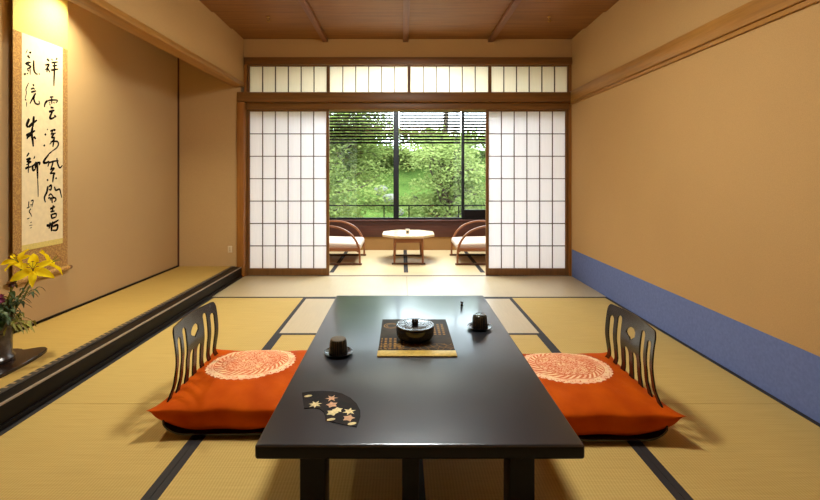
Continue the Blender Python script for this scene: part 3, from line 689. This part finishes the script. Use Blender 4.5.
strokes(80,
 (.6, [(184, 28), (158, 90), (162, 130), (148, 186)]), (.9, [(150, 190), (158, 206)]), (.5, [(164, 220), (162, 266)]), (1.2, [(230, 40), (234, 64)]), (.9, [(206, 92), (232, 82), (244, 96)]), (1.0, [(208, 122), (258, 108)]), (1.0, [(254, 132), (220, 190), (196, 238)]), (1.0, [(244, 160), (236, 192), (256, 236), (290, 238), (286, 206)]),
 (1.7, [(190, 386), (166, 452), (184, 472)]), (1.5, [(184, 472), (226, 430), (268, 402)]), (1.5, [(236, 362), (230, 430), (222, 480)]))
strokes(120,
 (1.7, [(222, 76), (214, 140), (224, 200), (230, 266)]), (1.5, [(158, 156), (200, 134), (248, 106)]), (1.2, [(208, 146), (176, 170), (168, 190)]), (1.4, [(234, 166), (256, 190)]))
strokes(150,
 (1.0, [(188, 28), (164, 66)]), (1.2, [(158, 96), (200, 84), (170, 118), (208, 116), (160, 150)]), (1.3, [(150, 190), (170, 176), (214, 166)]), (.9, [(182, 126), (180, 228)]), (1.8, [(236, 72), (246, 78)]), (1.3, [(222, 150), (228, 204), (252, 190)]), (1.3, [(256, 118), (250, 190)]), (1.3, [(228, 158), (262, 134), (296, 126), (288, 152)]), (1.4, [(268, 120), (272, 210), (274, 290)]), (.7, [(274, 290), (278, 380), (279, 470)]))
strokes(190,
 (.7, [(186, 114), (182, 182)]), (.6, [(164, 182), (200, 166)]), (.7, [(206, 112), (230, 104), (216, 172)]), (.6, [(200, 150), (224, 146)]), (.7, [(206, 186), (190, 214), (204, 240), (216, 266)]), (.6, [(168, 290), (192, 280)]), (.5, [(200, 328), (216, 320)]), (.4, [(190, 356), (222, 350)]), (.4, [(198, 382), (216, 374)]))
INK = plain('sumi_ink', (18, 14, 11), .8, .1, 300, spec=.05)
def cell(pts):
    mx = sum(p[0] for p in pts) / len(pts); my = sum(p[1] for p in pts) / len(pts)
    if mx > 42: return 'R%d' % sum(my > b for b in (90, 124, 154, 183.5, 204))
    return 'L%d' % sum(my > b for b in (79, 112, 148, 199))
CH = {}
for w, pts in ST: CH.setdefault(cell(pts), []).append((w, pts))
for key in sorted(CH):
    mb = MB(); K = 0
    for w, pts in CH[key]:
        q = [Vector(onX(px, py, SX)) for px, py in pts]
        q = [Vector((0, p.y, p.z)) for p in q]; q, _ = catmull(q, [1] * len(q), 6)
        n = len(q); prev = None; K += 1
        for i, p in enumerate(q):
            d = (q[min(i + 1, n - 1)] - q[max(i - 1, 0)]).normalized(); nn = Vector((0, -d.z, d.y))
            u = i / (n - 1); hw = w * .0112 / 2 * (1.05 - .55 * u ** 3) * (.7 + .3 * min(1, u * 5)); xx = SX + .0016 + .00003 * (K % 9)
            a = mb.bm.verts.new((xx, p.y + nn.y * hw, p.z + nn.z * hw)); b = mb.bm.verts.new((xx, p.y - nn.y * hw, p.z - nn.z * hw))
            if prev: mb.bm.faces.new((prev[0], prev[1], b, a))
            prev = (a, b)
    mb.build('signature' if key == 'L4' else 'brush_character', INK, o, False)

# ------------------------------------------------------------------ flowers in the alcove
M['slab'] = wood('dark_slab_wood', (30, 20, 16), (56, 36, 26), 1, .25)
sl = [(-2.24, 1.92), (-2.10, 1.90), (-1.975, 1.98), (-1.93, 2.10), (-1.928, 2.25), (-1.944, 2.38), (-1.970, 2.455), (-2.005, 2.478), (-2.045, 2.462), (-2.085, 2.44), (-2.13, 2.455), (-2.19, 2.44), (-2.25, 2.36), (-2.27, 2.15)]
so, _ = catmull([Vector((a, b, 0)) for a, b in sl + sl[:1]], [1] * (len(sl) + 1), 4)
mb = MB().prism([(p.x, p.y) for p in so[:-1]], TZ, TZ + .016); e = [e for e in mb.bm.edges if abs(e.verts[0].co.z - e.verts[1].co.z) < 1e-6 and e.verts[0].co.z > TZ + .01]
bmesh.ops.bevel(mb.bm, geom=e, offset=.005, segments=2, affect='EDGES')
tag(mb.build('display_board', M['slab']), 'dark wooden board with a rounded end under the flower vase', 'display board')
t = NT('dark_bronze_glaze'); n = t.noise(t.coords(), 22, 4, .6)
t.bsdf(t.ramp(n, [(.35, (38, 30, 26)), (.7, (84, 70, 60))]), .25, spec=.6); M['vase'] = t.m
VX, VY, VZ = -2.105, 2.28, TZ + .016
MB_ = MB().lathe([(0, .004), (.066, .004), (.070, 0), (.082, .004), (.086, .016), (.080, .026), (.074, .034), (.074, .10), (.077, .18), (.083, .228), (.085, .236), (.080, .237), (.072, .20), (.070, .05), (0, .045)], (VX, VY, VZ), 48)
tag(MB_.build('flower_vase', M['vase']), 'dark glazed cylinder vase standing on the board in the alcove', 'vase')
def leafmat(name, c1, c2):
    t = NT(name); g = t.add('ShaderNodeObjectInfo'); n = t.noise(t.geo(), 1.3, 3); n2 = t.noise(t.geo(), 14, 2)
    col = t.ramp(t.math('ADD', t.math('MULTIPLY', n, .6), t.math('MULTIPLY', n2, .4)), [(.35, c1), (.62, c2)])
    d = t.add('ShaderNodeBsdfDiffuse'); r = t.add('ShaderNodeBsdfTranslucent'); m = t.add('ShaderNodeMixShader'); m.inputs[0].default_value = .45
    t.put(d.inputs[0], col); t.put(r.inputs[0], col); t.l.new(d.outputs[0], m.inputs[1]); t.l.new(r.outputs[0], m.inputs[2]); t.l.new(m.outputs[0], t.out.inputs[0]); return t.m
M['petal'] = leafmat('yellow_petal', (246, 214, 12), (252, 234, 50))
M['stamen'] = plain('stamen_brown', (130, 66, 20), .7); M['stalk'] = plain('stalk_green', (112, 116, 44), .6); M['leaf'] = plain('leaf_green', (54, 76, 34), .5, .12, 40); M['leaf_pale'] = plain('leaf_yellow_green', (150, 148, 62), .5, .12, 40)
M['purple'] = plain('purple_petal', (130, 50, 92), .6, .15, 60); M['maroon'] = plain('maroon_bud', (84, 36, 40), .6, .12, 60)
def frame(d):
    d = Vector(d).normalized(); a = d.cross(Vector((0, 0, 1))).normalized(); return d, a, a.cross(d)
def petal(mb, c, d, ang, ln, wd, open_, curl):
    ax, e1, e2 = frame(d); rad = e1 * math.cos(ang) + e2 * math.sin(ang); tan = ax.cross(rad)
    def fn(u, v):
        s = (v - .5) * 2; w = wd * math.sin(PI * min(1, u * .86 + .14) ** 1.05) ** .8 * (1 if u < .98 else .3)
        th = open_ * u + curl * u * u
        r_ = ln * (u * math.sin(open_ + curl * u * .5)); h_ = ln * (u * math.cos(open_ + curl * u * .6))
        return Vector(c) + rad * r_ + ax * (h_ + .22 * w * s * s) + tan * (w * s * .5) + ax * .004 * math.sin(u * 9 + ang * 3) * s
    mb.grid(fn, 12, 6)
def lily(label, c, d, ln, stem_to, open_=1.05, curl=.55, r0=.2):
    o = thing('lily', label, 'flower', stem_to, 'yellow lilies in the vase')
    for k in range(6):
        mb = MB(); petal(mb, c, d, r0 + k * PI / 3, ln * (1 if k % 2 else .94), ln * (.44 if k % 2 else .33), open_ + (.05 if k % 2 else 0), curl); mb.build('petal', M['petal'], o, angle=80)
    ax, e1, e2 = frame(d)
    mb = MB(); an = MB()
    for k in range(6):
        a = .5 + k * PI / 3; rv = e1 * math.cos(a) + e2 * math.sin(a); tip = Vector(c) + ax * ln * .62 + rv * ln * .20
        mb.tube([Vector(c), Vector(c) + ax * ln * .35 + rv * ln * .06, tip], .0012, 5); an.tube([tip - e1 * .007, tip, tip + e1 * .007], [.001, .0028, .001], 6)
    mb.build('filaments', M['stalk'], o); an.build('stamens', M['stamen'], o)
    c_ = Vector(c); st = Vector(stem_to)
    MB().tube([c_ + ax * .004, c_ - ax * .03, c_.lerp(st, .45) - ax * .02, st], [.004, .004, .0035, .004], 8, 5).build('stem', M['stalk'], o)
    return o
base = (VX + .02, VY + .01, VZ + .16)
lily('large open yellow lily facing the room in the alcove vase', onX(33, 271, -1.985), (.50, -.62, .60), .108, base, 1.05, .8, .55)
lily('half open yellow lily with curled petals close to the scroll edge', onX(19, 263, -2.06), (-.05, -.55, .7), .085, (VX - .01, VY, VZ + .16), .75, .9, .6)
lily('yellow lily seen from the side, leaning over the scroll roller', onX(47, 265, -2.0), (.55, .45, .5), .105, (VX + .02, VY + .04, VZ + .16), .9, .7, 0.0)
def leaf(mb, a, b, w, sag=.02):
    a, b = Vector(a), Vector(b); d = (b - a); sd = d.cross(Vector((0, 0, 1)))
    sd = sd.normalized() if sd.length > 1e-5 else Vector((1, 0, 0))
    mb.grid(lambda u, v: a + d * u + sd * ((v - .5) * w * math.sin(PI * (u * .94 + .03)) ** .8) + Vector((0, 0, -sag * 4 * (u * u - u * .5) + abs(v - .5) * w * .3)), 8, 4)
def blossom(label, c, r, mat, stem_to, npet=16):
    o = thing('blossom', label, 'flower', stem_to)
    mb = MB(); rg = random.Random(label)
    for k in range(npet):
        d = Vector((rg.gauss(0, 1), rg.gauss(0, 1), rg.gauss(.3, .8))).normalized(); petal(mb, Vector(c) - d * r * .1, d, rg.random() * 6, r, r * .8, .4, .5)
    mb.build('petals', mat, o, angle=80)
    c_, s_ = Vector(c), Vector(stem_to); MB().tube([c_, c_.lerp(s_, .5) + Vector((.01, 0, .01)), s_], .003, 7, 4).build('stem', M['stalk'], o)
    mb = MB()
    for k in range(7):
        p = c_.lerp(s_, .12 + .11 * k); q = p + Vector((rg.uniform(-.06, .07), rg.uniform(-.07, .07), rg.uniform(-.01, .04))); leaf(mb, p, q, .026)
    mb.build('leaves', M['leaf'], o, angle=80)
blossom('purple flower low down beside the lilies in the alcove vase', onX(-1, 299, -2.06), .034, M['purple'], (VX + .0, VY - .03, VZ + .18))
blossom('dark maroon bud between the lilies and the purple flower', onX(12, 284, -2.03), .020, M['maroon'], (VX + .01, VY + .02, VZ + .18), 12)
def sprig(label, tips, mat, w, seed):
    o = thing('leafy_sprig', label, 'foliage', (VX, VY, VZ + .17)); rg = random.Random(seed)
    st = MB(); lv = MB()
    for tp in tips:
        tp = Vector(tp); b0 = Vector((VX + rg.uniform(-.03, .04), VY + rg.uniform(-.04, .04), VZ + .17)); mid = b0.lerp(tp, .55) + Vector((0, 0, .02)); st.tube([b0, mid, tp], [.0025, .002, .001], 6, 4)
        for k in range(9):
            p = b0.lerp(tp, .3 + .08 * k); q = p + (tp - b0).normalized() * .03 + Vector((rg.uniform(-.04, .04), rg.uniform(-.05, .05), rg.uniform(-.015, .03))); leaf(lv, p, q, w)
    st.build('stem', M['stalk'], o); lv.build('leaves', mat, o, angle=80); return o
sprig('dark green leafy sprig filling the mouth of the vase', [onX(2, 303, -2.06), onX(11, 303, -2.03), onX(7, 312, -2.0), onX(0, 313, -2.0), onX(16, 313, -2.0), onX(3, 318, -1.98), onX(13, 297, -2.08)], M['leaf'], .024, 3)
sprig('pale yellow green leaves drooping over the rim of the vase', [onX(33, 322, -2.02), onX(27, 325, -2.0), onX(24, 314, -2.03), onX(18, 322, -1.99)], M['leaf_pale'], .016, 5)
sprig('small dark green leaves right under the large lily', [onX(37, 288, -2.0), onX(32, 290, -1.99), onX(29, 287, -2.0)], M['leaf'], .016, 9)

# ------------------------------------------------------------------ garden outside
M['maple'] = leafmat('fresh_maple_leaves', (88, 106, 50), (136, 150, 86))
M['maple2'] = leafmat('light_leaves', (98, 116, 58), (144, 158, 96))
M['bark'] = wood('dark_bark', (40, 32, 24), (74, 60, 46), 2, .9)
M['hill'] = leafmat('grassy_hillside', (42, 62, 26), (72, 92, 42))
M['rock'] = plain('pale_rock', (92, 92, 84), .9, .12, 6)
def ground_z(x, y): u = max(0, min(1, (y - 9) / 12)); return -2.2 + 4.4 * u * u * (3 - 2 * u) + .2 * math.sin(x * .7) * math.sin(y * .4)
mb = MB().grid(lambda u, v: (-26 + 52 * u, 7.6 + 40 * v, ground_z(-26 + 52 * u, 7.6 + 40 * v)), 40, 40)
tag(mb.build('garden_ground', M['hill']), 'green hillside rising beyond the trees', 'hillside', kind='structure')
def tree(label, x, y, hgt, pads, n, size, mat, spread=1.0, seed=1):
    rg = random.Random(seed); z0 = ground_z(x, y) - .1
    o = thing('maple_tree', label, 'tree', (x, y, z0), 'garden trees outside the window')
    tr = MB(); top = Vector((x + rg.uniform(-.3, .3), y, z0 + hgt)); tk = [Vector((x, y, z0)), Vector((x + rg.uniform(-.2, .2), y, z0 + hgt * .4)), top]
    tr.tube(tk, [.16, .11, .04], 9, 5); tr.build('trunk', M['bark'], o)
    br = MB(); V = []; Fc = []
    for (px, py, pz, rx, rz) in pads:
        c = Vector((px, py, pz)); root = tk[0].lerp(top, min(.95, max(.2, (pz - z0) / hgt * .8)))
        mid = root.lerp(c, .5) + Vector((rg.uniform(-.15, .15), 0, rg.uniform(.0, .25)))
        br.tube([root, mid, c, c + (c - root).normalized() * rx * .6], [.035, .020, .011, .004], 6, 5)
        for b in range(4):
            q = c + Vector((rg.uniform(-rx, rx), rg.uniform(-rx, rx), rg.uniform(-rz, rz))) * .7; br.tube([c.lerp(mid, .2), c.lerp(q, .6) + Vector((0, 0, .06)), q], [.009, .006, .003], 5, 3)
        m_ = int(n * (rx * rx) / .6)
        for k in range(m_):
            a = rg.uniform(0, 2 * PI); rr = math.sqrt(rg.random()) * rx; hz = rg.gauss(0, rz * .5) - .12 * rr * rr
            p = c + Vector((rr * math.cos(a), rr * math.sin(a), hz))
            nrm = Vector((rg.gauss(0, .5), rg.gauss(0, .5) - .35, 1)).normalized(); d = nrm.orthogonal().normalized(); d = (Matrix.Rotation(rg.uniform(0, 6.28), 3, nrm) @ d); e = nrm.cross(d); s = size * rg.uniform(.6, 1.25); b0 = len(V)
            V += [p - d * s, p + e * s * .45 + nrm * s * .12, p + d * s, p - e * s * .45 + nrm * s * .12]; Fc += [(b0, b0 + 1, b0 + 2), (b0, b0 + 2, b0 + 3)]
    br.build('branches', M['bark'], o)
    me = bpy.data.meshes.new('foliage'); w = Vector((x, y, z0)); me.from_pydata([v - w for v in V], [], Fc); me.materials.append(mat); f = bpy.data.objects.new('foliage', me); COL.objects.link(f); f.parent = o
    return o
def pads(rg, x0, x1, y0, y1, z0, z1, n, r0, r1): return [(rg.uniform(x0, x1), rg.uniform(y0, y1), z0 + (z1 - z0) * (k + rg.random()) / n, rg.uniform(r0, r1), rg.uniform(.18, .32)) for k in range(n)]
rg = random.Random(11)
tree('light green maple with dark twigs filling the wide pane by the alcove', -2.2, 10.4, 4.6, pads(rg, -2.7, -.75, 9.6, 11.2, -.9, 2.75, 46, .5, .8), 900, .05, M['maple'], seed=2)
tree('feathery bright maple leaning across the middle pane', 1.1, 10.6, 4.2, pads(rg, .40, 1.75, 9.8, 11.4, -.9, 1.9, 36, .45, .7), 900, .05, M['maple2'], seed=3)
tree('leafy tree behind the thin mullion of the garden window', 3.2, 10.6, 4.6, pads(rg, 2.4, 3.8, 9.8, 11.4, -.9, 2.2, 32, .5, .8), 900, .05, M['maple'], seed=4)
tree('tall pale tree further up the slope, seen beside the thick mullion', -3.2, 18, 4.2, pads(rg, -4.6, -1.0, 16.5, 19.5, .2, 3.0, 34, .8, 1.2), 380, .09, M['maple2'], seed=5)
tree('rounded tree high on the slope behind the middle pane', 1.7, 18.5, 3.4, pads(rg, -.7, 3.0, 17.2, 20, .2, 3.0, 46, .7, 1.0), 420, .09, M['maple'], seed=6)
tree('shadowy tree on the slope behind the narrow pane', 5.6, 18, 4, pads(rg, 4.3, 7.2, 16.5, 19.5, .2, 2.8, 26, .9, 1.3), 330, .09, M['maple'], seed=8)
for i, (x, y, r, lb) in enumerate(((-.42, 15.2, .26, 'large pale boulder in the gap between the garden trees'), (-.75, 15.8, .24, 'pale rock beside the large boulder on the slope'), (-.1, 14.6, .17, 'small pale rock below the large boulder on the slope'))):
    bm = bmesh.new(); bmesh.ops.create_icosphere(bm, subdivisions=3, radius=r); rr = random.Random(i)
    for v in bm.verts: v.co *= 1 + .16 * math.sin(v.co.x * 9 + i) * math.sin(v.co.y * 7) + .08 * math.sin(v.co.z * 15); v.co.z *= .9
    mb = MB(); mb.bm.free(); mb.bm = bm; ob = tag(mb.build('garden_rock', M['rock'], angle=25), lb, 'rock', 'pale rocks on the slope'); ob.location = (x, y, ground_z(x, y) + r * .45)

# ------------------------------------------------------------------ lights
def area(name, loc, size, power, col, rot=(0, 0, 0), shape='DISK', sy=None, spread=PI):
    l = bpy.data.lights.new(name, 'AREA'); l.shape = shape; l.size = size; l.energy = power; l.color = col; l.spread = spread
    if sy: l.size_y = sy
    o = bpy.data.objects.new(name, l); COL.objects.link(o); o.location = loc; o.rotation_euler = rot; return o
area('room_ceiling_lamp', (.04, 2.30, 2.40), .42, 41, (1, .99, .91))
pl_ = bpy.data.lights.new('room_lamp_globe', 'POINT'); pl_.energy = 36; pl_.color = (1, .97, .86); pl_.shadow_soft_size = .16; po_ = bpy.data.objects.new('room_lamp_globe', pl_); COL.objects.link(po_); po_.location = (.04, 2.30, 2.30)
area('alcove_spot', (-2.16, 3.0, 2.45), .10, 17, (1, .91, .62), (0, math.radians(-6), 0), spread=math.radians(118))
area('sunroom_fill_lamp', (.08, 5.62, 2.38), 1.2, 130, (.88, .95, 1))  # unseen fill lamp, added to brighten the paper doors from behind
p = area('window_portal', (.08, EY + .25, 1.40), 3.7, 0, (1, 1, 1), (math.radians(-90), 0, 0), 'RECTANGLE', 1.94); p.data.cycles.is_portal = True
s = bpy.data.lights.new('sun', 'SUN'); s.energy = 4; s.angle = .02; s.color = (1, .95, .85); so_ = bpy.data.objects.new('sun', s); COL.objects.link(so_); so_.rotation_euler = (math.radians(38), math.radians(-14), 0)
W = bpy.data.worlds.new('overcast_sky'); S.world = W; W.use_nodes = True
bg = W.node_tree.nodes['Background']; bg.inputs[0].default_value = (.82, .92, 1, 1); bg.inputs[1].default_value = 10.0

# ------------------------------------------------------------------ camera
cam = bpy.data.cameras.new('camera'); co = bpy.data.objects.new('camera', cam); COL.objects.link(co); S.camera = co
co.location = (0, 0, H); co.rotation_euler = (PI / 2, 0, 0); cam.sensor_width = 36; cam.lens = F * 36 / 820
cam.shift_x = (410 - CX) / 820; cam.shift_y = -(250 - CY) / 820; cam.clip_start = .05; cam.clip_end = 200
S.view_settings.view_transform = 'Standard'; S.view_settings.look = 'None'; S.view_settings.gamma = 1; S.view_settings.exposure = 0; S.view_settings.use_curve_mapping = False
S.cycles.use_denoising = True; S.cycles.max_bounces = 10; S.cycles.diffuse_bounces = 6; S.cycles.glossy_bounces = 4; S.cycles.transparent_max_bounces = 12
S.cycles.sample_clamp_indirect = 6; S.cycles.caustics_reflective = False; S.cycles.caustics_refractive = False
